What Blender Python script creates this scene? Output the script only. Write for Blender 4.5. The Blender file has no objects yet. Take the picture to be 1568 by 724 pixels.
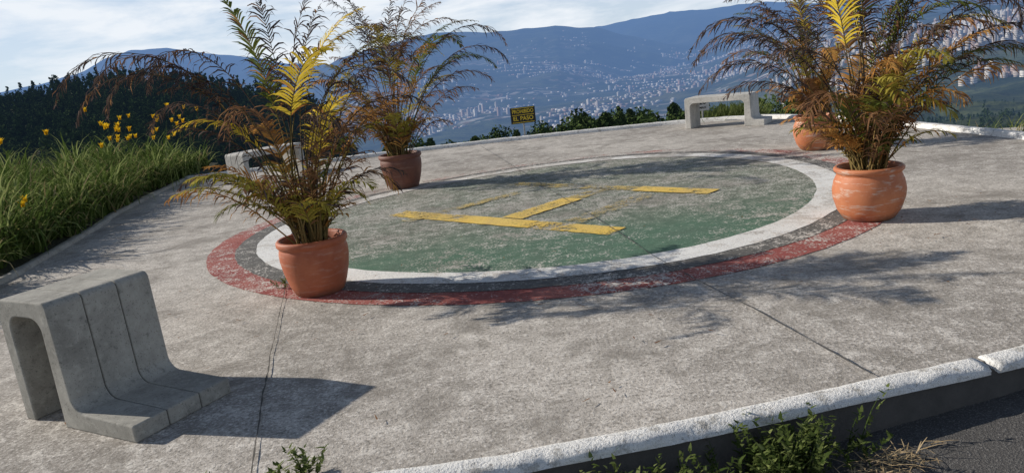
import bpy, bmesh, math, random
import numpy as np
from mathutils import Vector, Matrix, noise
random.seed(7); rng=np.random.default_rng(7)
scene=bpy.context.scene
scene.view_settings.view_transform='Standard'; scene.view_settings.look='None'; scene.view_settings.exposure=0

# ---------------------------------------------------------------- helpers
def mesh_obj(name,verts,faces,mats=(),midx=None,smooth=False,parent=None):
    me=bpy.data.meshes.new(name)
    verts=np.asarray(verts,dtype=np.float32).reshape(-1,3)
    if isinstance(faces,np.ndarray):
        n,k=faces.shape
        me.vertices.add(len(verts)); me.vertices.foreach_set('co',verts.ravel())
        me.loops.add(n*k); me.loops.foreach_set('vertex_index',faces.astype(np.int32).ravel())
        me.polygons.add(n); me.polygons.foreach_set('loop_start',np.arange(0,n*k,k,dtype=np.int32))
        me.polygons.foreach_set('loop_total',np.full(n,k,dtype=np.int32))
    else:
        me.from_pydata([tuple(map(float,v)) for v in verts],[],faces)
    for m in mats: me.materials.append(m)
    if midx is not None: me.polygons.foreach_set('material_index',np.asarray(midx,dtype=np.int32))
    me.update(calc_edges=True); me.validate()
    if smooth: me.polygons.foreach_set('use_smooth',np.ones(len(me.polygons),dtype=bool))
    ob=bpy.data.objects.new(name,me); scene.collection.objects.link(ob)
    if parent: ob.parent=parent
    return ob
def empty(name,loc=(0,0,0)):
    e=bpy.data.objects.new(name,None); e.location=loc; scene.collection.objects.link(e); return e

class NT:
    def __init__(s,name):
        s.m=bpy.data.materials.new(name); s.m.use_nodes=True; s.t=s.m.node_tree; s.t.nodes.clear()
        s.out=s.n('ShaderNodeOutputMaterial')
        s.co=s.n('ShaderNodeNewGeometry').outputs['Position']
    def n(s,ty,**k):
        nd=s.t.nodes.new(ty)
        for a,b in k.items(): setattr(nd,a,b)
        return nd
    def l(s,a,b): s.t.links.new(a,b)
    def noise(s,scale,detail=4,rough=.55,co=None,dist=0):
        n=s.n('ShaderNodeTexNoise'); n.inputs['Scale'].default_value=scale; n.inputs['Detail'].default_value=detail
        n.inputs['Roughness'].default_value=rough; n.inputs['Distortion'].default_value=dist
        s.l(co or s.co,n.inputs['Vector']); return n.outputs['Fac']
    def ramp(s,f,stops):
        r=s.n('ShaderNodeValToRGB'); e=r.color_ramp.elements
        while len(e)<len(stops): e.new(.5)
        for i,(p,c) in enumerate(stops):
            e[i].position=p; e[i].color=(c,c,c,1) if isinstance(c,(int,float)) else (*c,1)
        s.l(f,r.inputs['Fac']); return r.outputs['Color']
    def mix(s,f,a,b,mode='MIX'):
        m=s.n('ShaderNodeMix',data_type='RGBA',blend_type=mode)
        for i,v in ((0,f),(6,a),(7,b)):
            if hasattr(v,'is_output'): s.l(v,m.inputs[i])
            elif i==0: m.inputs[0].default_value=v
            else: m.inputs[i].default_value=(*v,1) if len(v)==3 else v
        return m.outputs[2]
    def math(s,op,a,b=0.,clamp=False):
        m=s.n('ShaderNodeMath',operation=op,use_clamp=clamp)
        for i,v in enumerate((a,b)):
            if hasattr(v,'is_output'): s.l(v,m.inputs[i])
            else: m.inputs[i].default_value=v
        return m.outputs[0]
    def bsdf(s,col,rough=.8,bump=None,bs=.3,bd=.01,spec=.3):
        p=s.n('ShaderNodeBsdfPrincipled'); p.inputs['Roughness'].default_value=rough
        p.inputs['Specular IOR Level'].default_value=spec
        if hasattr(col,'is_output'): s.l(col,p.inputs['Base Color'])
        else: p.inputs['Base Color'].default_value=(*col,1)
        if bump is not None:
            b=s.n('ShaderNodeBump'); b.inputs['Strength'].default_value=bs; b.inputs['Distance'].default_value=bd
            s.l(bump,b.inputs['Height']); s.l(b.outputs[0],p.inputs['Normal'])
        return p.outputs[0]
    def done(s,sh): s.l(sh,s.out.inputs['Surface']); return s.m
    def haze(s,sh,L=9000.,col=(.13,.235,.455)):  # aerial haze painted into the surface as blue glow, stronger away from origin
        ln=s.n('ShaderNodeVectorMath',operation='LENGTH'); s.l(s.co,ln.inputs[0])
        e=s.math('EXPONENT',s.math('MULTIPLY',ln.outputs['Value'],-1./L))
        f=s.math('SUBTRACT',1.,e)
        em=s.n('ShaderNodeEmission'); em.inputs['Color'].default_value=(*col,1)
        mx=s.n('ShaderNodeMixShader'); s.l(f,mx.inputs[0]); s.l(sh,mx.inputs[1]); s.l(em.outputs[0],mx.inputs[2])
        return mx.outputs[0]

def concrete_col(t,base=(.49,.45,.40),dark=(.34,.31,.275),light=(.66,.62,.56)):
    big=t.noise(.42,3,.6); mid=t.noise(7,5,.8); fine=t.noise(48,2,.8)
    c=t.mix(t.ramp(big,[(.40,0.),(.58,1.)]),dark,base)
    c=t.mix(t.math('MULTIPLY',t.ramp(mid,[(.50,0.),(.64,1.)]),.85),c,light)
    c=t.mix(t.math('MULTIPLY',t.ramp(mid,[(.34,1.),(.47,0.)]),.6),c,(.22,.20,.17))
    c=t.mix(t.math('MULTIPLY',t.ramp(fine,[(.36,1.),(.46,0.)]),.65),c,(.12,.11,.095))
    c=t.mix(t.math('MULTIPLY',t.ramp(fine,[(.56,0.),(.66,1.)]),.65),c,(.80,.76,.70))
    st=t.noise(1.5,5,.75,dist=.5)
    c=t.mix(t.math('MULTIPLY',t.ramp(st,[(.49,0.),(.63,1.)]),.66),c,(.19,.17,.145))
    return c,fine,mid
def m_concrete(name,**k):
    t=NT(name); c,f,m=concrete_col(t,**k)
    return t.done(t.bsdf(c,.9,t.math('ADD',f,m),.55,.010))
def m_paint(name,col,wear=.5,col2=None,grad=None,under=None,colgrad=None,see_through=False):
    t=NT(name)
    sx=t.n('ShaderNodeSeparateXYZ'); t.l(t.co,sx.inputs[0])
    if see_through: c=None; f=t.noise(48,2,.8); m=t.noise(7,5,.8)
    else: c,f,m=concrete_col(t) if under is None else concrete_col(t,*under)
    p=col if col2 is None else t.mix(t.ramp(t.noise(1.6,3),[(.4,0.),(.6,1.)]),col,col2)
    def gr(y0,y1,mx_,kx,nz):
        mr=t.n('ShaderNodeMapRange'); mr.inputs[1].default_value=y0; mr.inputs[2].default_value=y1; mr.inputs[3].default_value=0; mr.inputs[4].default_value=mx_
        yy=t.math('ADD',sx.outputs[1],t.math('MULTIPLY',sx.outputs[0],kx))
        yy=t.math('ADD',yy,t.math('MULTIPLY',t.math('SUBTRACT',m,.5),nz)); t.l(yy,mr.inputs[0]); return mr.outputs[0]
    if colgrad: p=t.mix(gr(colgrad[0],colgrad[1],1.,colgrad[2],2.0),p,t.mix(t.ramp(m,[(.4,0.),(.6,1.)]),colgrad[3],tuple(x*1.7 for x in colgrad[3])))
    p=t.mix(t.math('MULTIPLY',t.ramp(m,[(.4,0.),(.62,1.)]),.4),p,tuple(min(1,x*1.5+.03) for x in col))
    p=t.mix(t.math('MULTIPLY',t.ramp(f,[(.36,1.),(.48,0.)]),.45),p,tuple(x*.35 for x in col))
    w=t.math('ADD',t.math('MULTIPLY',m,.5),t.math('MULTIPLY',f,.5))
    w=t.math('ADD',w,t.math('MULTIPLY',t.math('SUBTRACT',t.noise(1.1,3,.6),.5),.4))
    if grad: w=t.math('ADD',w,gr(*grad,1.5))
    th=.70-wear*.4
    k=t.ramp(w,[(th,0.),(th+.06,1.)])
    if see_through:
        sh=t.bsdf(p,.85); tr=t.n('ShaderNodeBsdfTransparent'); mxs=t.n('ShaderNodeMixShader')
        t.l(k,mxs.inputs[0]); t.l(sh,mxs.inputs[1]); t.l(tr.outputs[0],mxs.inputs[2]); return t.done(mxs.outputs[0])
    c=t.mix(k,p,c)
    return t.done(t.bsdf(c,.85,f,.5,.010))

M_conc=m_concrete('pad_concrete')
def m_precast(name,a,b):
    t=NT(name); n1=t.noise(2.5,5,.65); n2=t.noise(22,4,.7); n3=t.noise(110,2,.6)
    c=t.mix(t.ramp(n1,[(.38,0.),(.62,1.)]),b,a); c=t.mix(t.math('MULTIPLY',t.ramp(n2,[(.52,0.),(.7,1.)]),.5),c,tuple(x*1.25 for x in a))
    c=t.mix(t.math('MULTIPLY',t.ramp(n2,[(.3,1.),(.42,0.)]),.6),c,tuple(x*.5 for x in b))
    c=t.mix(t.math('MULTIPLY',t.ramp(n3,[(.62,0.),(.68,1.)]),.6),c,tuple(x*.35 for x in b))
    return t.done(t.bsdf(c,.9,n2,.4,.006))
M_bench=m_precast('precast_concrete',(.40,.385,.34),(.26,.25,.22))
M_benchw=m_precast('pale_concrete',(.56,.54,.50),(.40,.39,.36))

# ---------------------------------------------------------------- camera
p_,r_,f_=.225,-.116,1132.
F=Vector((0,math.cos(p_),-math.sin(p_))); R0=Vector((1,0,0)); U0=Vector((0,math.sin(p_),math.cos(p_)))
R=math.cos(r_)*R0+math.sin(r_)*U0; U=-math.sin(r_)*R0+math.cos(r_)*U0
cd=bpy.data.cameras.new('camera'); cam=bpy.data.objects.new('camera',cd); scene.collection.objects.link(cam)
mt=Matrix((( R.x,U.x,-F.x,0),(R.y,U.y,-F.y,0),(R.z,U.z,-F.z,1.6),(0,0,0,1))); cam.matrix_world=mt
cd.sensor_width=36; cd.lens=36*f_/1568; cd.clip_start=.05; cd.clip_end=80000; scene.camera=cam

# ---------------------------------------------------------------- light
az=math.atan2(-1.36,.43); el=math.radians(27)
sdir=Vector((math.sin(az)*math.cos(el),math.cos(az)*math.cos(el),math.sin(el)))
sl=bpy.data.lights.new('sun','SUN'); sl.energy=5.0; sl.angle=math.radians(.5); sl.color=(1,.93,.83)
so=bpy.data.objects.new('sun',sl); scene.collection.objects.link(so); so.rotation_euler=sdir.to_track_quat('Z','Y').to_euler(); so.location=(-20,8,20)
w=bpy.data.worlds.new('World'); scene.world=w; w.use_nodes=True; wt=w.node_tree; wt.nodes.clear()
wo=wt.nodes.new('ShaderNodeOutputWorld'); bg=wt.nodes.new('ShaderNodeBackground'); sk=wt.nodes.new('ShaderNodeTexSky')
sk.sky_type='NISHITA'; sk.sun_disc=False; sk.sun_elevation=el; sk.sun_rotation=az; sk.altitude=1500; sk.air_density=1.0; sk.dust_density=.5
bg.inputs['Strength'].default_value=.085
tc=wt.nodes.new('ShaderNodeTexCoord'); mp=wt.nodes.new('ShaderNodeMapping'); mp.inputs['Scale'].default_value=(1,1,4.5); mp.inputs['Location'].default_value=(.3,.1,.2)
cn=wt.nodes.new('ShaderNodeTexNoise'); cn.inputs['Scale'].default_value=5.0; cn.inputs['Detail'].default_value=8; cn.inputs['Roughness'].default_value=.6; cn.inputs['Distortion'].default_value=.3
cr=wt.nodes.new('ShaderNodeValToRGB'); cr.color_ramp.elements[0].position=.40; cr.color_ramp.elements[1].position=.57
cr.color_ramp.elements[0].color=(.22,.22,.22,1)
mx=wt.nodes.new('ShaderNodeMix'); mx.data_type='RGBA'; mx.inputs[7].default_value=(10.4,10.9,11.5,1)
wt.links.new(tc.outputs['Generated'],mp.inputs[0]); wt.links.new(mp.outputs[0],cn.inputs['Vector']); wt.links.new(cn.outputs['Fac'],cr.inputs[0])
sxw=wt.nodes.new('ShaderNodeSeparateXYZ'); wt.links.new(tc.outputs['Generated'],sxw.inputs[0])
mr=wt.nodes.new('ShaderNodeMapRange'); mr.inputs[1].default_value=.15; mr.inputs[2].default_value=.45; mr.inputs[3].default_value=.92; mr.inputs[4].default_value=.05; wt.links.new(sxw.outputs[2],mr.inputs[0])
ml=wt.nodes.new('ShaderNodeMath'); ml.operation='MULTIPLY'; wt.links.new(cr.outputs[0],ml.inputs[0]); wt.links.new(mr.outputs[0],ml.inputs[1])
bl_=wt.nodes.new('ShaderNodeMix'); bl_.data_type='RGBA'; bl_.inputs[7].default_value=(6.6,8.2,10.6,1)
wt.links.new(sk.outputs[0],bl_.inputs[6])
mr2=wt.nodes.new('ShaderNodeMapRange'); mr2.inputs[1].default_value=.12; mr2.inputs[2].default_value=.4; mr2.inputs[3].default_value=.65; mr2.inputs[4].default_value=0.; wt.links.new(sxw.outputs[2],mr2.inputs[0]); wt.links.new(mr2.outputs[0],bl_.inputs[0])
wt.links.new(ml.outputs[0],mx.inputs[0]); wt.links.new(bl_.outputs[2],mx.inputs[6]); wt.links.new(mx.outputs[2],bg.inputs[0]); wt.links.new(bg.outputs[0],wo.inputs[0])

# ---------------------------------------------------------------- terrain
azs=np.radians(np.concatenate([np.arange(-180,-48,6),np.arange(-48,48,.2),np.arange(48,180,6)]))
rs=np.concatenate([[0.01,8,14,16.9],np.geomspace(18.5,30000,270)])
lr=np.log(rs)
def prof(pts): 
    a=np.array(pts,float); return np.interp(lr,np.log(a[:,0]),a[:,1])
base_c=prof([(.01,-.7),(17,-.7),(19,-1.5),(60,-14),(200,-80),(800,-280),(2500,-400),(4500,-400),(8000,-330),(11000,-240),(30000,-200)])
base_r=prof([(.01,-.7),(17,-.7),(19,-1.3),(60,-14),(150,-40),(400,-75),(900,-110),(1800,-190),(2600,-185),(3600,-120),(5000,-70),(9000,80),(14000,380),(30000,700)])
Z=np.zeros((len(azs),len(rs)))
A=np.degrees(azs)
el_mid=np.interp(A,[-14,-11,-6,0,5,8,11,15,20],[0.8,2.2,3.1,2.6,2.5,1.9,1.0,.2,-.4])
el_far=np.interp(A,[-60,-40,-33,-30,-28.4,-26.5,-24.9,-22.5,-20,-17,-14.9,-12,-6,0,4,7,10,12,15,18,20,23,27,35,45,60],
                   [1.5,1.9,2.0,2.3,2.6,3.5,3.9,3.8,3.2,2.6,2.0,1.6,1.2,1.2,1.5,2.0,2.15,2.4,2.5,2.35,2.3,1.9,1.6,1.5,2,2])
el_hill=np.interp(A,[-60,-45,-36,-33,-29,-25,-22,-19,-16,-13.5,-12,-11,-9,-6],[.5,.9,1.3,1.7,2.4,2.5,2.1,1.2,.5,-.5,-2.0,-4.6,-9,-20])-1.0
for i,a in enumerate(azs):
    wr=np.clip((A[i]-14)/14,0,1); wr=wr*wr*(3-2*wr)
    z=base_c*(1-wr)+base_r*wr
    def ridge(R_,e,up,dn):
        c=1.6+R_*math.tan(math.radians(e)); return np.where(rs<R_,c-(R_-rs)*up,c-(rs-R_)*dn)
    z=np.maximum(z,ridge(13500,el_mid[i],.16,.3)); z=np.maximum(z,ridge(21000,el_far[i],.13,.3))
    z=np.maximum(z,ridge(350,el_hill[i],.14,.5))
    Z[i]=z
X=np.sin(azs)[:,None]*rs[None]; Y=np.cos(azs)[:,None]*rs[None]
for j,r in enumerate(rs):
    if r<60: continue
    if r<1500: amp,sc=min(.02*r,18),.004
    elif r<9000: amp,sc=60,.0009
    else: amp,sc=260,.00022
    if r<400: amp=min(amp,3.)
    if 9000<r<11000: amp=60+(r-9000)/2000*200
    for i in range(len(azs)):
        q=Vector((X[i,j]*sc,Y[i,j]*sc,.3))
        v=noise.fractal(q,.9,2.1,5)
        if r>9000:
            v=v*.35-abs(noise.fractal(q*1.3+Vector((5,1,2)),.8,2.1,5))*1.3+.35
            wgt=.45 if abs(r-13500)<1500 or r>19000 else 1.
            v*=wgt*.8
        Z[i,j]+=amp*v
nA,nR=Z.shape
V=np.stack([X,Y,Z],-1).reshape(-1,3)
ii=np.arange(nA); jj=np.arange(nR-1)
I,J=np.meshgrid(ii,jj,indexing='ij'); I2=(I+1)%nA
Fc=np.stack([I*nR+J,I*nR+J+1,I2*nR+J+1,I2*nR+J],-1).reshape(-1,4)
def zt(a,r):
    i=np.clip(np.searchsorted(azs,a),0,nA-1); j=np.clip(np.searchsorted(rs,r),0,nR-1)
    return float(Z[i,j])
t=NT('terrain_vegetation')
n1=t.noise(.004,6,.65); n2=t.noise(.05,3,.7); n3=t.noise(.0009,4,.6)
c=t.mix(t.ramp(n1,[(.4,0.),(.62,1.)]),(.022,.036,.018),(.10,.115,.045))
c=t.mix(t.math('MULTIPLY',t.ramp(n2,[(.4,1.),(.6,0.)]),.7),c,(.015,.024,.012))
c=t.mix(t.math('MULTIPLY',t.ramp(n3,[(.55,0.),(.65,1.)]),.5),c,(.15,.14,.07))
vo=t.n('ShaderNodeTexVoronoi'); vo.inputs['Scale'].default_value=.014; t.l(t.co,vo.inputs['Vector'])
sp=t.n('ShaderNodeSeparateColor'); t.l(vo.outputs['Color'],sp.inputs[0])
roof=t.ramp(sp.outputs[0],[(.50,(.03,.045,.025)),(.66,(.24,.14,.10)),(.82,(.38,.34,.30)),(1.,(.62,.58,.53))])
ln=t.n('ShaderNodeVectorMath',operation='LENGTH'); t.l(t.co,ln.inputs[0])
mask=t.ramp(t.math('DIVIDE',ln.outputs['Value'],16000.),[(.18,0.),(.28,1.),(.62,1.),(.74,0.)])
mask=t.math('MULTIPLY',mask,t.ramp(t.noise(.0006,4,.6),[(.50,0.),(.57,.85)]))
c=t.mix(mask,c,roof)
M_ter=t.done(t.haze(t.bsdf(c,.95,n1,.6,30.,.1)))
terrain=mesh_obj('terrain',V,Fc,[M_ter],smooth=True)

# ---------------------------------------------------------------- city
t=NT('city_facade'); sx=t.n('ShaderNodeSeparateXYZ'); t.l(t.co,sx.inputs[0])
br=t.math('FRACT',t.math('MULTIPLY',sx.outputs[2],.16)); rv=t.n('ShaderNodeNewGeometry').outputs['Random Per Island']
wc=t.ramp(rv,[(0.,(.70,.66,.60)),(.35,(.50,.45,.39)),(.65,(.36,.21,.15)),(.8,(.42,.38,.34)),(1.,(.80,.76,.70))])
c=t.mix(t.math('GREATER_THAN',br,.55),wc,t.mix(.6,wc,(.07,.075,.08)))
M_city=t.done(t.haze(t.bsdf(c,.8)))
bv=[];bf=[]
def cbox(a,r,w_,d_,h_):
    x,y=math.sin(a)*r,math.cos(a)*r; z=zt(a,r)-4; th=random.random()*1.5; cs,sn=math.cos(th),math.sin(th)
    def blk(w1,d1,z0,z1):
        k=len(bv)
        for zz in (z0,z1):
            for sx_,sy_ in ((-1,-1),(1,-1),(1,1),(-1,1)):
                u,v=sx_*w1/2,sy_*d1/2; bv.append((x+u*cs-v*sn,y+u*sn+v*cs,zz))
        bf.extend([(k,k+1,k+5,k+4),(k+1,k+2,k+6,k+5),(k+2,k+3,k+7,k+6),(k+3,k,k+4,k+7),(k+4,k+5,k+6,k+7)])
    blk(w_,d_,z,z+h_+4)
    if h_>22: blk(w_*.45,d_*.5,z+h_+4,z+h_+8)
def dens(a,r,s=.0011): return noise.fractal(Vector((math.sin(a)*r*s,math.cos(a)*r*s,4.2)),.9,2,4)
for ca,crr,sa,sr_,cnt,tw in ((13,10200,4.5,900,1200,.04),(4,9300,3.,500,350,.03),(-4,6000,3.,550,380,.05),(3,5700,3.5,500,420,.03),(14,7200,4,700,480,.08),(21,8200,3.5,1200,600,.12),(-7,8200,2.5,500,140,.12)):
    n=0
    while n<cnt:
        a=math.radians(random.gauss(ca,sa)); r=random.gauss(crr,sr_)
        if r<4600 or dens(a,r)<0: continue
        tall=random.random()<tw
        cbox(a,r,random.uniform(14,34),random.uniform(14,34),random.uniform(22,45) if tall else random.uniform(5,11)); n+=1
for k in range(12): cbox(math.radians(random.gauss(-1.2,1.0)),random.uniform(5800,6600),20,20,random.uniform(40,62))
for k in range(14): cbox(math.radians(random.gauss(-5,.9)),random.uniform(7800,8600),20,20,random.uniform(35,55))
n=0
while n<1150:
    a=math.radians(random.triangular(20,42,34)); r=random.uniform(2500,6000)
    if dens(a,r,.0016)<-.06: continue
    g=random.random()<.55
    cbox(a,r,random.uniform(12,19),random.uniform(12,17),random.uniform(22,52) if g else random.uniform(8,16)); n+=1
mesh_obj('city_buildings',np.array(bv),np.array(bf),[M_city])

# ---------------------------------------------------------------- trees (masses)
def tri_cloud(centers,size):
    n=len(centers); a=rng.normal(size=(n,3)); a/=np.linalg.norm(a,axis=1)[:,None]
    b=rng.normal(size=(n,3)); b-=a*(a*b).sum(1)[:,None]; b/=np.linalg.norm(b,axis=1)[:,None]
    s=(size*rng.uniform(.6,1.3,n))[:,None]
    return np.stack([centers+a*s,centers-a*s*.5+b*s*.7,centers-a*s*.5-b*s*.7],1).reshape(-1,3)
def crown(nt,h,rad,conic,tri,clumps=9):
    cl=[]
    for k in range(clumps):
        u=random.random(); zz=h*(.2+.75*u); rr=rad*((1-u)**.8 if conic else math.sqrt(max(.05,1-(2*u-1)**2)))*.75
        th=random.random()*6.28; cl.append((rr*math.cos(th),rr*math.sin(th),zz,(rad*.42)*(1.1-.5*u if conic else 1)))
    if conic: cl.append((0,0,h*.95,rad*.15)); cl.append((0,0,h*.8,rad*.25))
    P=[]
    for k in range(nt):
        c_=random.choice(cl); d=rng.normal(size=3); d/=np.linalg.norm(d); q=random.random()**.4
        P.append((c_[0]+d[0]*c_[3]*q,c_[1]+d[1]*c_[3]*q,c_[2]+d[2]*c_[3]*q*1.1))
    return tri_cloud(np.array(P),tri)
def trunkv(h,r0):
    v=[]
    for z,r in ((-3,r0),(h*.5,r0*.7),(h*.9,r0*.2)):
        for k in range(5): v.append((r*math.cos(k*1.257),r*math.sin(k*1.257),z))
    f=[]
    for s in range(2):
        for k in range(5):
            a,b=s*5+k,s*5+(k+1)%5; f+= [(a,b,b+5),(a,b+5,a+5)]
    return np.array(v)[np.array(f).ravel()]
def m_leafmass(name,a,b,c3,haze=True,sc=.15):
    t=NT(name); rv=t.n('ShaderNodeNewGeometry').outputs['Random Per Island']
    c=t.mix(rv,a,b); c=t.mix(t.ramp(t.noise(sc,3),[(.45,0.),(.6,1.)]),c,c3)
    d=t.n('ShaderNodeBsdfDiffuse'); t.l(c,d.inputs[0]); sh=d.outputs[0]
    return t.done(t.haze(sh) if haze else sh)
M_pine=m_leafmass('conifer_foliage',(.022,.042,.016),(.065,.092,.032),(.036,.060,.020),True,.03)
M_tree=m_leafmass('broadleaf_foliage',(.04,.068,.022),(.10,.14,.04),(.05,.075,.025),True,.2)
def forest(name,mat,tmpl,places):
    out=[]
    for (x,y,z,s,k) in places:
        T=tmpl[k]; th=random.random()*6.28; c_,s_=math.cos(th),math.sin(th)
        v=T*s; out.append(np.stack([v[:,0]*c_-v[:,1]*s_+x,v[:,0]*s_+v[:,1]*c_+y,v[:,2]+z],1))
    V=np.concatenate(out); return mesh_obj(name,V,np.arange(len(V)).reshape(-1,3),[mat])
tm=[np.concatenate([crown(130,random.uniform(8,11.5),random.uniform(1.5,2.6),k%4!=0,.62,12),trunkv(9,.25)[:30]]) for k in range(7)]
pl=[]
while len(pl)<4600:
    a=math.radians(random.uniform(-46,-9.5)); r=random.uniform(190,372)
    pl.append((math.sin(a)*r,math.cos(a)*r,zt(a,r)-.5,random.uniform(.35,.8)*(1.35 if random.random()<.06 else 1),random.randrange(7)))
for k in range(2200):
    a=math.radians(random.uniform(19,42)); r=random.uniform(160,1500)
    pl.append((math.sin(a)*r,math.cos(a)*r,zt(a,r)-.5,random.uniform(.5,1.3),random.randrange(7)))
forest('forest_trees',M_pine,tm,pl)
tm2=[np.concatenate([crown(2600,9,random.uniform(1.6,2.6),k%2==0,.20,26),trunkv(8,.22)]) for k in range(4)]
pl=[]
for a0,a1,e0,e1,n_ in ((-9,3.5,-5.3,-4.5,26),(4.5,17,-4.9,-3.7,34),(17,24,-4.6,-4.,9)):
    for k in range(n_):
        ad=a0+(a1-a0)*(k+random.random())/n_; a=math.radians(ad); r=random.uniform(42,75)
        e=random.uniform(e0,e1)-(random.random()<.35)*.7; top=1.6+r*math.tan(math.radians(e)); s=random.uniform(.5,1.0)
        pl.append((math.sin(a)*r,math.cos(a)*r,top-9*s,s,random.randrange(4)))
forest('hillside_trees',M_tree,tm2,pl)

# ---------------------------------------------------------------- road
t=NT('asphalt'); n1=t.noise(110,2,.7); n2=t.noise(2,4,.6)
c=t.mix(n2,(.055,.053,.052),(.10,.095,.09)); c=t.mix(t.math('MULTIPLY',t.ramp(n1,[(.52,0.),(.66,1.)]),.6),c,(.26,.25,.235))
M_asp=t.done(t.bsdf(c,.9,n1,.8,.012))
def zroad(x): return -.15-.05*max(-2,min(4,2.4-x))
xs=np.linspace(-20,16,37); v=[];f=[]
for i,x in enumerate(xs):
    v+= [(x,-10,zroad(x)),(x,3.6,zroad(x))]
    if i: k=2*i; f.append((k-2,k,k+1,k-1))
mesh_obj('road',v,f,[M_asp])

# ---------------------------------------------------------------- pad
kerbc=[(-8,2.72),(-3,2.76),(-.5,2.80),(.10,2.86),(.80,2.96),(1.46,3.09),(2.11,3.21),(2.6,3.33),(4,3.72),(7,4.7)]
back=[(6.55,5.0),(6.5,7),(6.45,9.0),(6.32,10.9),(6.05,12.9),(5.5,14.6),(4.85,15.3),(3.86,15.78),(2.6,16.05),(1.33,16.25),(-.2,16.42),(-1.85,16.48),(-3.93,16.35),(-6.9,16.1)]
left=[(-6.3,12.),(-6.0,10.9),(-5.5,8.4),(-5.36,7.5),(-5.3,5),(-5.3,2.74)]
poly=[p for p in kerbc if p[0]>-5.2 and p[0]<6.5]+[(6.5,4.55)]+back+left
n=len(poly); v=[(x,y,0) for x,y in poly]+[(x,y,-.8) for x,y in poly]
f=[list(range(n))]+[[i,i+n,(i+1)%n+n,(i+1)%n] for i in range(n)]
pad=mesh_obj('concrete_pad',v,f,[M_conc])
bm=bmesh.new(); bm.from_mesh(pad.data); bmesh.ops.triangulate(bm,faces=[x for x in bm.faces if len(x.verts)>4]); bmesh.ops.recalc_face_normals(bm,faces=bm.faces); bm.to_mesh(pad.data)

def resample(pts,step):
    P=[Vector((*p,0)) for p in pts]; out=[P[0]]
    for i in range(len(P)-1):
        p0=P[max(i-1,0)];p1=P[i];p2=P[i+1];p3=P[min(i+2,len(P)-1)]
        m=max(1,int((p2-p1).length/step))
        for k in range(1,m+1):
            u=k/m; out.append(.5*((2*p1)+(p2-p0)*u+(2*p0-5*p1+4*p2-p3)*u*u+(3*p1-p0-3*p2+p3)*u**3))
    return out
def sweep(name,path,prof_,mat,jit=0.,parent=None,smooth=True):
    v=[];f=[];m=len(prof_)
    for i,p in enumerate(path):
        d=(path[min(i+1,len(path)-1)]-path[max(i-1,0)]).normalized(); nrm=Vector((d.y,-d.x,0))
        for k,(o,z) in enumerate(prof_):
            j=noise.noise(Vector((p.x*6+o*9,p.y*6,z*12+k*.3)))*jit+noise.noise(Vector((p.x*22,p.y*22,k*.7)))*jit*.7
            q=p+nrm*(o+j); v.append((q.x,q.y,z+j*.8))
        if i:
            for k in range(m-1): a=(i-1)*m+k; f.append((a,a+1,a+1+m,a+m))
    f.append(list(range(m))[::-1]); f.append([len(v)-m+k for k in range(m)])
    return mesh_obj(name,v,f,[mat],smooth=smooth,parent=parent)
t=NT('white_kerb_paint'); n1=t.noise(9,5,.75); n2=t.noise(70,3,.75)
c=t.mix(t.ramp(n1,[(.53,0.),(.65,1.)]),(.78,.77,.74),(.43,.41,.37)); c=t.mix(t.math('MULTIPLY',t.ramp(n2,[(.34,1.),(.44,0.)]),.65),c,(.22,.20,.17))
M_kerb=t.done(t.bsdf(c,.85,t.math('ADD',n2,n1),.8,.014))
kp=resample(kerbc,.035)
cut=min(range(len(kp)),key=lambda i:(kp[i]-Vector((2.12,3.21,0))).length)
ke=empty('roadside_kerb')
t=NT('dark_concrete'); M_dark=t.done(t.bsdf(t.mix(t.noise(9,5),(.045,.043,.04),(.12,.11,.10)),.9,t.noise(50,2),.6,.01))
top=[(.078,-.032),(.077,-.014),(.062,.006),(.03,.014),(-.015,.015),(-.04,.009),(-.055,-.02)]
sweep('kerb_section',kp[:cut+1],top,M_kerb,.012,ke); sweep('kerb_section_2',[q+Vector((.006,-.004,0)) for q in kp[cut+1:]],[(a,b+.003) for a,b in top],M_kerb,.012,ke)
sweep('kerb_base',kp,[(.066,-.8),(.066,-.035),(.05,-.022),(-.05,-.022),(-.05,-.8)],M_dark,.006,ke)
bp=resample(back,.12)
sweep('edge_kerb',bp,[(-.02,-.4),(-.02,.05),(0,.075),(.1,.075),(.12,.05),(.12,-.4)],M_kerb,.008)
bl=resample([(-6.9,16.1)]+left,.15)
sweep('bed_kerb',bl,[(-.02,-.4),(-.02,.03),(0,.05),(.08,.05),(.1,.03),(.1,-.4)],M_bench,.008)

# painted circle
cx,cy=.483,8.697
def rad(th): return 3.738+.076*math.cos(th)-.105*math.sin(th)+.061*math.cos(2*th)+.123*math.sin(2*th)-.089*math.cos(3*th)+.026*math.sin(3*th)
he=empty('helipad_marking')
def ring(name,a,b,mat,z):
    N=360; v=[];f=[]
    for i in range(N):
        th=2*math.pi*i/N; rr=rad(th)
        for q in (a,b): q_=q+noise.noise(Vector((math.cos(th)*22,math.sin(th)*22,q*40)))*.0035; v.append((cx+math.cos(th)*rr*q_,cy+math.sin(th)*rr*q_,z))
    for i in range(N): j=(i+1)%N; f.append((2*i,2*i+1,2*j+1,2*j))
    return mesh_obj(name,v,f,[mat],parent=he)
M_red=m_paint('red_paint',(.27,.065,.055),.43,(.36,.12,.095),grad=(7.5,11,.12,0.))
M_blk=m_paint('dark_paint',(.12,.115,.105),.42)
M_wht=m_paint('white_paint',(.76,.75,.71),.48,grad=(8,12,.07,0.))
M_grn=m_paint('green_paint',(.078,.155,.10),.38,(.095,.15,.105),grad=(6.4,7.9,.08,0.),colgrad=(6.4,7.6,-.05,(.135,.138,.107)),under=((.34,.325,.28),(.24,.23,.19),(.50,.48,.43)))
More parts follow.
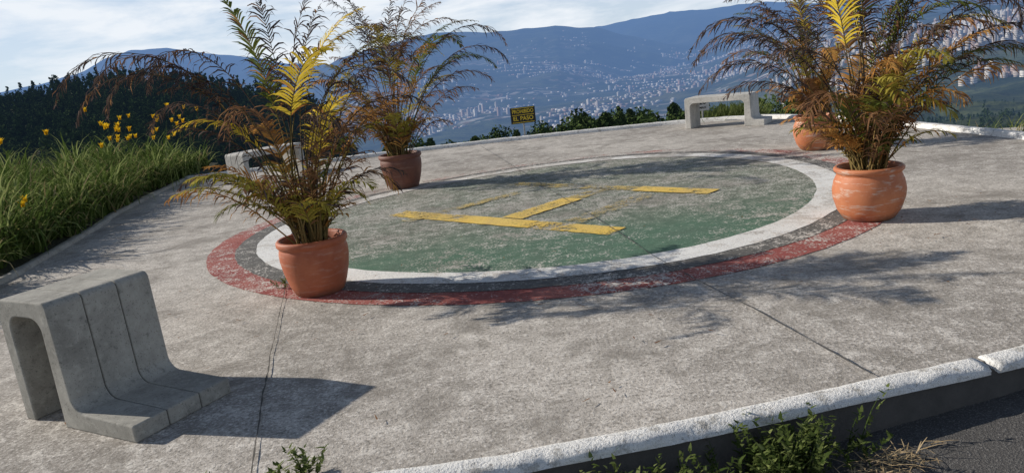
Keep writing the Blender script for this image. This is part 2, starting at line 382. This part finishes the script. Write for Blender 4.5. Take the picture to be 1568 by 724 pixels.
M_yel=m_paint('yellow_paint',(.74,.49,.10),.46,(.66,.46,.14),see_through=True)
M_yel2=m_paint('faded_yellow_paint',(.52,.39,.14),.64,see_through=True)
ring('red_ring',.924,1,M_red,.004); ring('dark_ring',.868,.926,M_blk,.007); ring('white_ring',.79,.870,M_wht,.010)
N=160; v=[(cx,cy,.004)]+[(cx+math.cos(2*math.pi*i/N)*rad(2*math.pi*i/N)*.795,cy+math.sin(2*math.pi*i/N)*rad(2*math.pi*i/N)*.795,.004) for i in range(N)]
mesh_obj('green_disc',v,[(0,1+i,1+(i+1)%N) for i in range(N)],[M_grn],parent=he)
def bar(name,a,b,w_,mat,z):
    a=Vector((*a,0));b=Vector((*b,0)); d=(b-a).normalized(); nn=Vector((-d.y,d.x,0))*w_/2; L=(b-a).length; N_=int(L/.05); vv=[];ff=[]
    for i in range(N_+1):
        q=a.lerp(b,i/N_)
        for s in (1,-1):
            o=nn*s*(1+noise.noise(q*9+Vector((0,0,s)))*.10); vv.append((q.x+o.x,q.y+o.y,z))
        if i: k=2*i; ff.append((k-2,k-1,k+1,k))
    mesh_obj(name,vv,ff,[mat],parent=he)
bar('h_leg',(-1.36,8.93),(.97,6.66),.29,M_yel,.012)
bar('h_crossbar',(.02,7.82),(.76,8.56),.29,M_yel,.0145)
bar('h_crossbar_worn',(.76,8.56),(1.22,9.02),.25,M_yel2,.012)
bar('h_leg_far',(1.55,8.72),(2.26,7.98),.27,M_yel,.0145)
bar('h_leg_far_worn',(.1,10.2),(1.55,8.72),.24,M_yel2,.012)
bar('old_mark',(.62,7.27),(1.60,8.26),.24,M_yel2,.017)
bar('old_mark_2',(-1.2,8.33),(.15,9.4),.18,M_yel2,.017)
t=NT('crack_dirt'); M_crack=t.done(t.bsdf(t.mix(t.noise(20,3),(.05,.045,.04),(.16,.15,.13)),.95))
def crack(name,pts,w_,z,par):
    P=resample(pts,.05); v=[];f=[]
    for i,p in enumerate(P):
        d=(P[min(i+1,len(P)-1)]-P[max(i-1,0)]).normalized(); nn=Vector((-d.y,d.x,0))
        o=noise.noise(Vector((p.x*2,p.y*2,1)))*.008+noise.noise(p*14)*.006; ww=w_*(.25+abs(noise.noise(p*9+Vector((3,3,3))))*1.5)
        for s in (-1,1): q=p+nn*(o+s*ww/2); v.append((q.x,q.y,z))
        if i: k=2*i; f.append((k-2,k,k+1,k-1))
    mesh_obj(name,v,f,[M_crack],parent=par)
ce=empty('pavement_joints')
crack('joint_a',[(-1.24,2.9),(-1.57,4.3),(-1.93,5.95)],.012,.013,ce)
crack('joint_b',[(1.60,3.18),(1.42,4.1),(1.14,5.42),(.97,6.6)],.014,.020,ce)
crack('joint_c',[(.97,6.6),(.6,9.0),(.27,11.2),(-.45,15.9)],.012,.022,ce)

# ---------------------------------------------------------------- benches
def arc(cx_,cz,r,a0,a1,n=6): return [(cx_+r*math.cos(math.radians(a0+(a1-a0)*i/n)),cz+r*math.sin(math.radians(a0+(a1-a0)*i/n))) for i in range(n+1)]
def extr(name,pf,y0,y1,mat,par,bev=.008):
    bm=bmesh.new(); a=[bm.verts.new((x,y0,z)) for x,z in pf]; b=[bm.verts.new((x,y1,z)) for x,z in pf]; n=len(pf)
    bm.faces.new(a); bm.faces.new(b[::-1])
    for i in range(n): bm.faces.new((a[i],b[i],b[(i+1)%n],a[(i+1)%n]))
    bmesh.ops.recalc_face_normals(bm,faces=bm.faces)
    me=bpy.data.meshes.new(name); bm.to_mesh(me); me.materials.append(mat)
    o=bpy.data.objects.new(name,me); scene.collection.objects.link(o); o.parent=par
    bv_=o.modifiers.new('b','BEVEL'); bv_.width=bev; bv_.segments=2; bv_.limit_method='ANGLE'; bv_.angle_limit=math.radians(50)
    return o
def bench(name,loc,ang,W,H,D,foot,mat,th=.09,seg=3):
    e=empty(name,loc); e.rotation_euler=(0,0,ang)
    ro=.05; ri=.08
    pf=[(0,0),(0,H-ro)]+arc(ro,H-ro,ro,180,90)[1:]
    pf+= [(W-.04,H)]+arc(W-.04,H-.04,.04,90,0)[1:]
    if foot>0:
        pf+= [(W+.012,th+.10)]+arc(W+.10,th+.10,.09,180,270)[1:]+[(W+foot,th),(W+foot,0),(W-th*1.1,0)]
    else: pf+= [(W,0),(W-th,0)]
    pf+= [(W-th,H-th-ri)]+arc(W-th-ri,H-th-ri,ri,0,90)[1:]+arc(th+ri,H-th-ri,ri,90,180)+[(th,0)]
    g=.005; sw=D/seg
    for k in range(seg): extr('slab_%d'%(k+1),pf,k*sw+g/2,(k+1)*sw-g/2,mat,e)
    e2=extr('mortar_joint',pf,g+.004,D-g-.004,M_crack,e,.001)
    me=e2.data; me.update(); ns=[v.normal.copy() for v in me.vertices]
    for v,nr in zip(me.vertices,ns):
        q=Vector((nr.x,0,nr.z))
        if q.length>.01: v.co-=q.normalized()*.010
    return e
bench('concrete_bench',(-2.81,3.87,0),math.atan2(-.49,.86),.47,.70,.60,.50,M_bench)
bench('concrete_bench',(3.66,14.64,0),math.atan2(-.74,1.04),1.28,.60,.55,.25,M_benchw,.11)
bench('concrete_bench',(-4.75,13.7,0),math.atan2(1.6,.98),1.5,.60,.5,0,M_benchw,.11)

# ---------------------------------------------------------------- pots
def m_terra(name,col,dark,white):
    t=NT(name); tc_=t.n('ShaderNodeTexCoord').outputs['Object']
    n1=t.noise(6,5,.6,tc_); n2=t.noise(40,4,.6,tc_)
    mpp=t.n('ShaderNodeMapping'); mpp.inputs['Scale'].default_value=(3,3,16); t.l(tc_,mpp.inputs[0]); n3=t.noise(2,6,.7,mpp.outputs[0])
    c=t.mix(t.ramp(n1,[(.35,0.),(.65,1.)]),dark,col); c=t.mix(t.math('MULTIPLY',n2,.25),c,tuple(x*.4 for x in col))
    c=t.mix(t.math('MULTIPLY',t.ramp(n3,[(.54,0.),(.64,1.)]),white),c,(.55,.42,.34))
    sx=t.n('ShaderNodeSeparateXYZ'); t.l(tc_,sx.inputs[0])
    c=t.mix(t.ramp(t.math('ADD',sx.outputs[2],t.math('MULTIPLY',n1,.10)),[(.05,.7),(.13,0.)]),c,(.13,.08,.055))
    return t.done(t.bsdf(c,.6,n2,.25,.004,.4))
t=NT('potting_soil'); M_soil=t.done(t.bsdf(t.mix(t.noise(40),(.03,.02,.012),(.09,.06,.04)),.95,t.noise(60),1.,.02))
PROF_A=[(0,0),(.185,0),(.20,.012),(.232,.09),(.262,.2),(.278,.30),(.280,.36),(.272,.40),(.268,.408),(.278,.415),(.290,.43),(.290,.462),(.277,.475),(.257,.473),(.247,.45),(.24,.38)]
PROF_B=[(0,0),(.185,0),(.21,.015),(.258,.09),(.292,.2),(.298,.27),(.285,.35),(.264,.40),(.259,.412),(.268,.422),(.284,.437),(.288,.458),(.272,.474),(.252,.472),(.24,.45),(.235,.38)]
def lathe(name,prof_,mat,par,seg=48):
    v=[];f=[];m=len(prof_)
    for i in range(seg):
        th=2*math.pi*i/seg
        for r,z in prof_:
            rr=r*(1+.012*math.sin(2*th+z*6)); v.append((rr*math.cos(th),rr*math.sin(th),z))
    for i in range(seg):
        j=(i+1)%seg
        for k in range(m-1): f.append((i*m+k,j*m+k,j*m+k+1,i*m+k+1))
    return mesh_obj(name,v,f,[mat],smooth=True,parent=par)
def m_leaf(name,a,b,tr=.3):
    t=NT(name); rv=t.n('ShaderNodeNewGeometry').outputs['Random Per Island']
    c=t.mix(rv,a,b); d=t.n('ShaderNodeBsdfDiffuse'); t.l(c,d.inputs[0])
    if tr<=0: return t.done(d.outputs[0])
    tl=t.n('ShaderNodeBsdfTranslucent'); t.l(c,tl.inputs[0]); mxx=t.n('ShaderNodeMixShader'); mxx.inputs[0].default_value=tr
    t.l(d.outputs[0],mxx.inputs[1]); t.l(tl.outputs[0],mxx.inputs[2]); return t.done(mxx.outputs[0])
LM=[m_leaf('leaf_green',(.09,.12,.025),(.17,.19,.05)),m_leaf('leaf_yellow_green',(.28,.26,.05),(.44,.36,.07)),
    m_leaf('leaf_orange',(.40,.18,.05),(.54,.30,.09)),m_leaf('leaf_brown',(.18,.09,.05),(.32,.18,.09)),
    m_leaf('leaf_dry_dark',(.06,.045,.042),(.15,.11,.095),.15),m_leaf('leaf_yellow',(.60,.45,.04),(.82,.60,.08)),
    m_leaf('palm_cane',(.13,.11,.045),(.26,.18,.07),0.)]
def frond(VV,FF,MM,base,azm,tilt,L,bend,start,ll,mat,dry,rw=.0065,spc=.026,twist=0.,pw=2.6):
    p=Vector(base); N=26; ds=L/N; P=[];D=[]
    for i in range(N+1):
        s=i/N; ang=tilt+bend*(s**pw)
        h=Vector((math.cos(azm+twist*s),math.sin(azm+twist*s),0))
        d=h*math.sin(ang)+Vector((0,0,math.cos(ang))); P.append(p.copy()); D.append(d); p=p+d*ds
    k0=len(VV)
    for i in range(N+1):
        d=D[i]; s_=d.cross(Vector((0,0,1))); s_=s_.normalized() if s_.length>.05 else Vector((-math.sin(azm),math.cos(azm),0)); u=s_.cross(d)
        w_=rw*(1.25-1.05*i/N)
        for a in (0,2.09,4.19): VV.append(tuple(P[i]+s_*w_*math.cos(a)+u*w_*math.sin(a)))
        if i:
            for k in range(3):
                a=k0+(i-1)*3+k; b=k0+(i-1)*3+(k+1)%3; FF.append((a,b,b+3,a+3)); MM.append(mat if dry and random.random()<.5 else 6)
    n=int(L*(1-start)/spc)
    for k in range(n):
        s=start+(1-start)*(k+random.random()*.5)/n; fi=min(s*N,N-1e-3); i=int(fi); u_=fi-i
        q=P[i].lerp(P[i+1],u_); d=D[i]; sd=d.cross(Vector((0,0,1))); sd=sd.normalized() if sd.length>.05 else Vector((-math.sin(azm),math.cos(azm),0)); up=sd.cross(d)
        v_=(s-start)/(1-start); lm=ll*(math.sin(math.pi*min(1,.18+v_*.80)))**.7*random.uniform(.65,1.15)
        for sg in (-1,1):
            if random.random()<(.15 if dry else .10): continue
            fw=.75+.9*v_; dr=(sd*sg+d*fw+up*(.30 if not dry else random.uniform(-.4,.4))).normalized()
            g=(2.3 if not dry else 3.6)*random.uniform(.5,1.6); W=.0086 if not dry else .0066
            W*=random.uniform(.7,1.25); pt=q.copy(); dd=dr.copy(); segs=4; k1=len(VV)
            m_=mat if random.random()<.80 else random.choice([mat,3,4,2 if not dry else 3])
            wv=dd.cross(up); wv=wv.normalized() if wv.length>.05 else d
            for j in range(segs+1):
                x=j/segs; ww=W*(math.sin(math.pi*min(.97,.12+.85*x)))**.6 if j<segs else .0008
                VV.append(tuple(pt+wv*ww)); VV.append(tuple(pt-wv*ww))
                if j: a=k1+2*(j-1); FF.append((a,a+1,a+3,a+2)); MM.append(m_)
                pt=pt+dd*(lm/segs); dd=(dd+Vector((0,0,-1))*g*.22*(x+.4)+ (Vector((random.uniform(-.4,.4),random.uniform(-.4,.4),random.uniform(-.1,.2))) if dry else Vector())).normalized()
                if dry: wv=(wv+Vector((random.uniform(-.6,.6),random.uniform(-.6,.6),random.uniform(-.6,.6)))).normalized()
def palm(name,loc,pot_prof,potmat,fr,seed,rot=0,scale=1.):
    random.seed(seed); e=empty(name,loc); e.scale=(scale,)*3
    pt=lathe('pot',pot_prof,potmat,e); pt.rotation_euler=(0,0,rot)
    sv=[(0,0,.43)]+[(.244*math.cos(2*math.pi*i/24),.244*math.sin(2*math.pi*i/24),.40) for i in range(24)]
    mesh_obj('soil',sv,[(0,1+i,1+(i+1)%24) for i in range(24)],[M_soil],parent=e)
    VV=[];FF=[];MM=[]
    for k in range(30):
        a=random.random()*6.28; r=random.uniform(.02,.14)
        frond(VV,FF,MM,(r*math.cos(a),r*math.sin(a),.40),a,random.uniform(.02,.25),random.uniform(.25,.8),.1,.99,.01,random.choice([6,3,4]),False,.013)
    for (azd,tilt,L,bend,start,ll,mat,dry) in fr:
        a0=random.random()*6.28; r=random.uniform(.0,.12)
        frond(VV,FF,MM,(r*math.cos(a0),r*math.sin(a0),.41),math.radians(azd),tilt,L,bend,start,ll,mat,dry,twist=random.uniform(-.35,.35))
    mesh_obj('fronds',np.array(VV),np.array(FF),LM,MM,parent=e)
    return e
def generic(seed,n_tall,n_mid,n_low,hmax,mix_low,extra=()):
    random.seed(seed); fr=list(extra)
    for k in range(n_tall):
        dry=random.random()<.70; fr.append((random.uniform(0,360),random.uniform(.03,.32),random.uniform(.78,1.15)*hmax,random.uniform(.6,2.6),random.uniform(.45,.62),.24 if dry else .29,random.choice([4,4,4,3]) if dry else random.choice([0,1,1,5]),dry))
    for k in range(n_mid):
        dry=random.random()<.58; fr.append((random.uniform(0,360),random.uniform(.10,.55),random.uniform(.45,.85)*hmax,random.uniform(.9,2.8),random.uniform(.36,.55),.25,random.choice([4,3,3,2]) if dry else random.choice([0,1,1,2]),dry))
    for k in range(n_low):
        dry=random.random()<.45; fr.append((random.uniform(0,360),random.uniform(.08,.70),random.uniform(.35,1.0),random.uniform(.5,2.4),random.uniform(.20,.40),.21,random.choice([3,2,3,4]) if dry else random.choice(mix_low),dry))
    return fr
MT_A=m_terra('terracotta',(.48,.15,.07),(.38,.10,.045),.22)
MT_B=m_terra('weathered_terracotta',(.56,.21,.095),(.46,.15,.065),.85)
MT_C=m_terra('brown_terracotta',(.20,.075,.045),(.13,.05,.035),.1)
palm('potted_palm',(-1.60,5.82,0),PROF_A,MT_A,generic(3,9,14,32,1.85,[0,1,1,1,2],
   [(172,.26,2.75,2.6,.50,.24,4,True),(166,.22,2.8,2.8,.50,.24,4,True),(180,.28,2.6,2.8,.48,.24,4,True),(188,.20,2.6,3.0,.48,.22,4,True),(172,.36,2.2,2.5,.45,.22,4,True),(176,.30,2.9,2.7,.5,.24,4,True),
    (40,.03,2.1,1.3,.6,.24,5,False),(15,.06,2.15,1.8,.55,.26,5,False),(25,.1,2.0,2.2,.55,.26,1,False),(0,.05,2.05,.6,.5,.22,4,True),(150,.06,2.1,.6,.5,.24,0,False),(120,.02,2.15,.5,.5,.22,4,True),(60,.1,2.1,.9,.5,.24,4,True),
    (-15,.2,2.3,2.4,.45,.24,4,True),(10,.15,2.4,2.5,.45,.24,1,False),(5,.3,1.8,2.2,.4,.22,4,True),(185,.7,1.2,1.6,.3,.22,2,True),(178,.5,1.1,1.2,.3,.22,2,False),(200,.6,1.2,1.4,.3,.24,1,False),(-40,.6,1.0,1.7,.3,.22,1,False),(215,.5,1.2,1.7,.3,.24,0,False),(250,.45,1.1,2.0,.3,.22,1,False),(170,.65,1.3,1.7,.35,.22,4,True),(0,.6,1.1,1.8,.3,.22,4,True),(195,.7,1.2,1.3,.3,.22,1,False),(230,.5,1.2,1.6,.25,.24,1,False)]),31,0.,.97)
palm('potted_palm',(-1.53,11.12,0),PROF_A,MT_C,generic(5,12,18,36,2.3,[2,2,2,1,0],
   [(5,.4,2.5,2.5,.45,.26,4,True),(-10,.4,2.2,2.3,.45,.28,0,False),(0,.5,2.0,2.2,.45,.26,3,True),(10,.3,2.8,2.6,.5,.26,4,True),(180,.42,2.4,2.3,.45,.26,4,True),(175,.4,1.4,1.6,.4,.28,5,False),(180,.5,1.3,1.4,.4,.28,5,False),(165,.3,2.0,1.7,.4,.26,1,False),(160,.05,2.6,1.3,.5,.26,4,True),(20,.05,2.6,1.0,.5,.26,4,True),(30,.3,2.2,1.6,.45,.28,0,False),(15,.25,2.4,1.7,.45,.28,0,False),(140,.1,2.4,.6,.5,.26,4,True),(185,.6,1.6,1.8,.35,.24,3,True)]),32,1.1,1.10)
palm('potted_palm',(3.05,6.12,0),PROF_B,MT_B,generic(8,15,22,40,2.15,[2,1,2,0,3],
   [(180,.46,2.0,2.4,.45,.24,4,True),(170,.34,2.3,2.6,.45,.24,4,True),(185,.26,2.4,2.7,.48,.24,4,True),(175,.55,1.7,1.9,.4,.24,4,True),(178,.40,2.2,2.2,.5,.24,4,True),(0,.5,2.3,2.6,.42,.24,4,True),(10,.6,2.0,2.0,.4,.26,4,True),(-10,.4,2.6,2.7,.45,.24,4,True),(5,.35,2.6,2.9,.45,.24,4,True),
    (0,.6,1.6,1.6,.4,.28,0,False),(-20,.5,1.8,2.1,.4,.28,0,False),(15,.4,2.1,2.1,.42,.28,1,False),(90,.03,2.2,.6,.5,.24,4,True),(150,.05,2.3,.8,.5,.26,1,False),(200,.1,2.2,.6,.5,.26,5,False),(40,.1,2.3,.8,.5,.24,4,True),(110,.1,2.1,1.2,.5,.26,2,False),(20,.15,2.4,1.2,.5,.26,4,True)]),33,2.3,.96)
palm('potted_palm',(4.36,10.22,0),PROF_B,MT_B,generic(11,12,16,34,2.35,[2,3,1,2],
   [(180,.40,2.3,2.4,.45,.24,4,True),(170,.30,2.5,2.5,.45,.24,4,True),(190,.5,1.9,2.0,.42,.24,3,True),(175,.55,1.7,1.8,.4,.24,4,True)]),34,3.3,1.0)

# ---------------------------------------------------------------- sign
def box(name,c_,s_,mat,par,bev=0):
    bm=bmesh.new(); bmesh.ops.create_cube(bm,size=1); bmesh.ops.scale(bm,vec=s_,verts=bm.verts)
    if bev: bmesh.ops.bevel(bm,geom=bm.edges[:],offset=bev,segments=2,affect='EDGES')
    me=bpy.data.meshes.new(name); bm.to_mesh(me); me.materials.append(mat); o=bpy.data.objects.new(name,me); o.location=c_; o.parent=par; scene.collection.objects.link(o); return o
def simple(name,col,rough=.6):
    t=NT(name); return t.done(t.bsdf(t.mix(t.math('MULTIPLY',t.noise(12,4),.5),col,tuple(x*.55 for x in col)),rough))
M_bk=simple('sign_black',(.02,.02,.02)); M_ye=simple('sign_yellow',(.75,.55,.05)); M_gr=simple('sign_metal',(.35,.35,.34)); M_wh=simple('sign_white',(.6,.6,.58))
def text(name,s,loc,size,mat,par,sx_=1):
    cu=bpy.data.curves.new(name,'FONT'); cu.body=s; cu.size=size; cu.align_x='CENTER'; cu.align_y='CENTER'; cu.extrude=.001; cu.offset=size*.015
    o=bpy.data.objects.new(name,cu); scene.collection.objects.link(o); cu.materials.append(mat); o.parent=par; o.location=loc; o.rotation_euler=(math.radians(90),0,0); o.scale=(sx_,1,1); return o
sg=empty('warning_sign',(.56,16.8,0)); sg.rotation_euler=(0,0,.05)
box('post',(0,0.02,-.1),(.035,.03,1.2),M_gr,sg); box('panel',(0,0,.50),(.56,.012,.36),M_bk,sg,.003)
text('text_line_1','PROHIBIDO',(0,-.009,.585),.115,M_ye,sg,.80); text('text_line_2','EL PASO',(0,-.009,.43),.13,M_ye,sg,.95)
for k,z in enumerate((.51,.345,.66)): box('stripe_%d'%k,(0,-.008,z),(.50,.003,.012),M_ye,sg)
s2=empty('notice_sign',(4.35,15.85,0)); box('post',(0,.02,.0),(.03,.03,.8),M_gr,s2); box('panel',(0,0,.36),(.28,.012,.28),M_wh,s2,.003); text('number','20',(0,-.009,.40),.16,M_bk,s2); text('caption','MAX',(0,-.009,.28),.07,M_bk,s2)

# ---------------------------------------------------------------- flower bed
t=NT('bed_soil'); M_bed=t.done(t.bsdf(t.mix(t.noise(3),(.02,.025,.012),(.05,.05,.025)),.95,t.noise(30,2),1.,.03))
def bx(y): return np.interp(y,[2,5,7.5,8.4,10.9,12,16.1,20],[-5.42,-5.42,-5.48,-5.62,-6.12,-6.42,-7.0,-7.3])
def bz(x,y): d=bx(y)-x; return .03+.30*min(1,max(0,d/2.2))-max(0,d-3.5)*.12
ys=np.linspace(1.5,19,36); dd=[0,.3,.7,1.2,1.8,2.4,3.2,4.2,5.2,7,9]
v=[];f=[]
for i,y in enumerate(ys):
    for k,d in enumerate(dd):
        x=bx(y)-d; v.append((x,y,bz(x,y)+noise.noise(Vector((x,y,0)))*.05))
    if i:
        for k in range(len(dd)-1): a=(i-1)*len(dd)+k; b=a+len(dd); f.append((a,a+1,b+1,b))
mesh_obj('flower_bed_soil',v,f,[M_bed],smooth=True)
M_strap=[m_leaf('daylily_leaf',(.06,.10,.022),(.12,.17,.045),.3),m_leaf('daylily_leaf_light',(.18,.23,.07),(.34,.38,.15),.3),m_leaf('daylily_leaf_dry',(.26,.21,.10),(.42,.34,.18),.2),
         m_leaf('flower_petal',(.82,.50,.02),(.90,.62,.04),.3),m_leaf('flower_stalk',(.12,.16,.05),(.2,.24,.08),.0)]
random.seed(5)
VV=[];FF=[];MM=[]
def strap(base,a,tilt,L,bend,W,mat,segs=5):
    p=Vector(base); k1=len(VV); sd=Vector((-math.sin(a),math.cos(a),0))
    for j in range(segs+1):
        x=j/segs; ang=tilt+bend*x*x; d=Vector((math.cos(a)*math.sin(ang),math.sin(a)*math.sin(ang),math.cos(ang)))
        w_=W*(1-x**2.2)+.0008; VV.append(tuple(p+sd*w_)); VV.append(tuple(p-sd*w_))
        if j: q=k1+2*(j-1); FF.append((q,q+1,q+3,q+2)); MM.append(mat)
        p=p+d*(L/segs)
    return p
for k in range(430):
    y=random.uniform(3.5,18.2); d=random.choice([random.uniform(.0,.5),random.uniform(.3,2.2),random.uniform(.5,4.2)]); x=bx(y)-d
    nz=noise.noise(Vector((x*1.1,y*1.1,3)))
    if nz<-.20 and d>.4: continue
    z=bz(x,y); hh=random.uniform(.5,.95)*(1+.7*nz); lite=max(.08,.35+nz*1.8)
    for q in range(random.randint(22,36)):
        a=random.random()*6.28
        strap((x+random.gauss(0,.05),y+random.gauss(0,.05),z),a,random.uniform(.05,.85),hh*random.uniform(.6,1.25),random.uniform(1.2,3.3),random.uniform(.010,.020),random.choices([0,1,2],[6,7*lite,.9])[0])
mesh_obj('daylily_plants',np.array(VV),np.array(FF),M_strap,MM)
VV=[];FF=[];MM=[]
fl=[(random.gauss(-7.1,.40),random.gauss(14.5,1.0)) for _ in range(26)]+[(-5.9,8.9),(-6.0,9.05),(-8.5,11.5),(-7.2,10.6),(-7.9,13),(-6.6,12.6)]
for x,y in fl:
    low=(x>-6.3 and y<9.5); z=bz(x,y); top=strap((x,y,z),random.random()*6.28,.05,random.uniform(.75,1.3) if not low else .5,.35,.006,4)
    for fcount in range(random.choice([1,1,2])):
        c0=top+Vector((random.gauss(0,.04),random.gauss(0,.04),random.gauss(0,.03)))
        for q in range(6): strap(c0,q*1.047+random.random()*.4,random.uniform(.2,.5),.105,1.0,.020,3,4)
mesh_obj('yellow_daylily_flowers',np.array(VV),np.array(FF),M_strap,MM)

# ---------------------------------------------------------------- weeds at kerb, bushes behind bench
VV=[];FF=[];MM=[]
M_weed=[m_leaf('weed_green',(.05,.08,.02),(.12,.15,.045)),m_leaf('weed_light',(.14,.18,.06),(.22,.25,.09)),m_leaf('dry_straw',(.34,.25,.14),(.52,.40,.24),.1)]
def sprig(x,y,z,h,mats,n=9):
    a=random.random()*6.28; tl=random.uniform(0,.7); k=strap((x,y,z),a,tl,h,.5,.0025,0,4)
    b=Vector((x,y,z))
    for i in range(n):
        u=.15+.85*i/n; q=b.lerp(k,u); strap(q,random.random()*6.28,random.uniform(.6,1.4),random.uniform(.015,.045),.6,random.uniform(.003,.009),random.choice(mats),2)
kin=lambda x: np.interp(x,[-.5,.1,.8,1.46,2.11,2.6],[2.70,2.75,2.85,2.98,3.1,3.2])
for k in range(210):
    x=random.choice([random.gauss(1.05,.13),random.gauss(1.0,.1),random.gauss(.42,.16),random.gauss(.35,.2),random.uniform(.1,1.4)]); y=kin(x)-random.uniform(.02,.2)
    sprig(x,y,zroad(x),random.uniform(.08,.27) if x>.8 else random.uniform(.08,.25),[0,0,0,1],18)
for k in range(14): x=random.gauss(-1.0,.04); sprig(x,2.88,0,random.uniform(.05,.13),[0,1],14)
for k in range(8): x=random.gauss(-1.38,.05); sprig(x,2.90,0,random.uniform(.02,.05),[0,1],8)
for k in range(8): sprig(random.gauss(-1.93,.04),random.gauss(6.0,.04),0,.08,[0,1],8)
for k in range(150):
    x=random.gauss(1.45,.10); y=kin(x)-.16-random.random()*.14; strap((x,y,zroad(x)+.01+random.random()*.03),random.random()*6.28,random.uniform(1.1,1.5),random.uniform(.04,.12),.5,.0018,2,3)
mesh_obj('roadside_weeds',np.array(VV),np.array(FF),M_weed,MM)
VV=[];FF=[];MM=[]
for k in range(520):
    if k<260: x,y,z=random.gauss(5.1,.35),random.gauss(16.2,.3),-.35
    else: x,y,z=random.gauss(8.0,.7),random.gauss(10.6,.9),-.8
    for i in range(4): strap((x,y,z),random.random()*6.28,random.uniform(.1,.6),random.uniform(.4,.9),1.4,.010,random.choice([0,0,1,1,2] if k>=260 else [0,1,1]),4)
mesh_obj('grass_clumps',np.array(VV),np.array(FF),M_weed,MM)
VV=[];FF=[];MM=[]
for k in range(420):
    x,y=random.uniform(-4.8,6),random.uniform(3.1,15.5)
    if random.random()<.5: px,py=random.choice([(-1.6,5.8),(-1.5,11.1),(3.05,6.1),(4.36,10.2)]); x,y=px+random.gauss(.3,.7),py+random.gauss(0,.6)
    strap((x,y,.026),random.random()*6.28,1.5,random.uniform(.015,.06),.1,random.uniform(.002,.006),random.choice([0,2]),2)
mesh_obj('leaf_litter',np.array(VV),np.array(FF),[LM[3],LM[4],LM[3]],MM)
v=[(6.9,10.9,-.28),(16,7.2,-.28),(16,8.6,-.28),(7.2,12.3,-.28)]
mesh_obj('concrete_path',v+[(a,b,-.8) for a,b,c_ in v],[(0,1,2,3),(0,4,5,1),(1,5,6,2),(2,6,7,3),(3,7,4,0)],[M_conc])
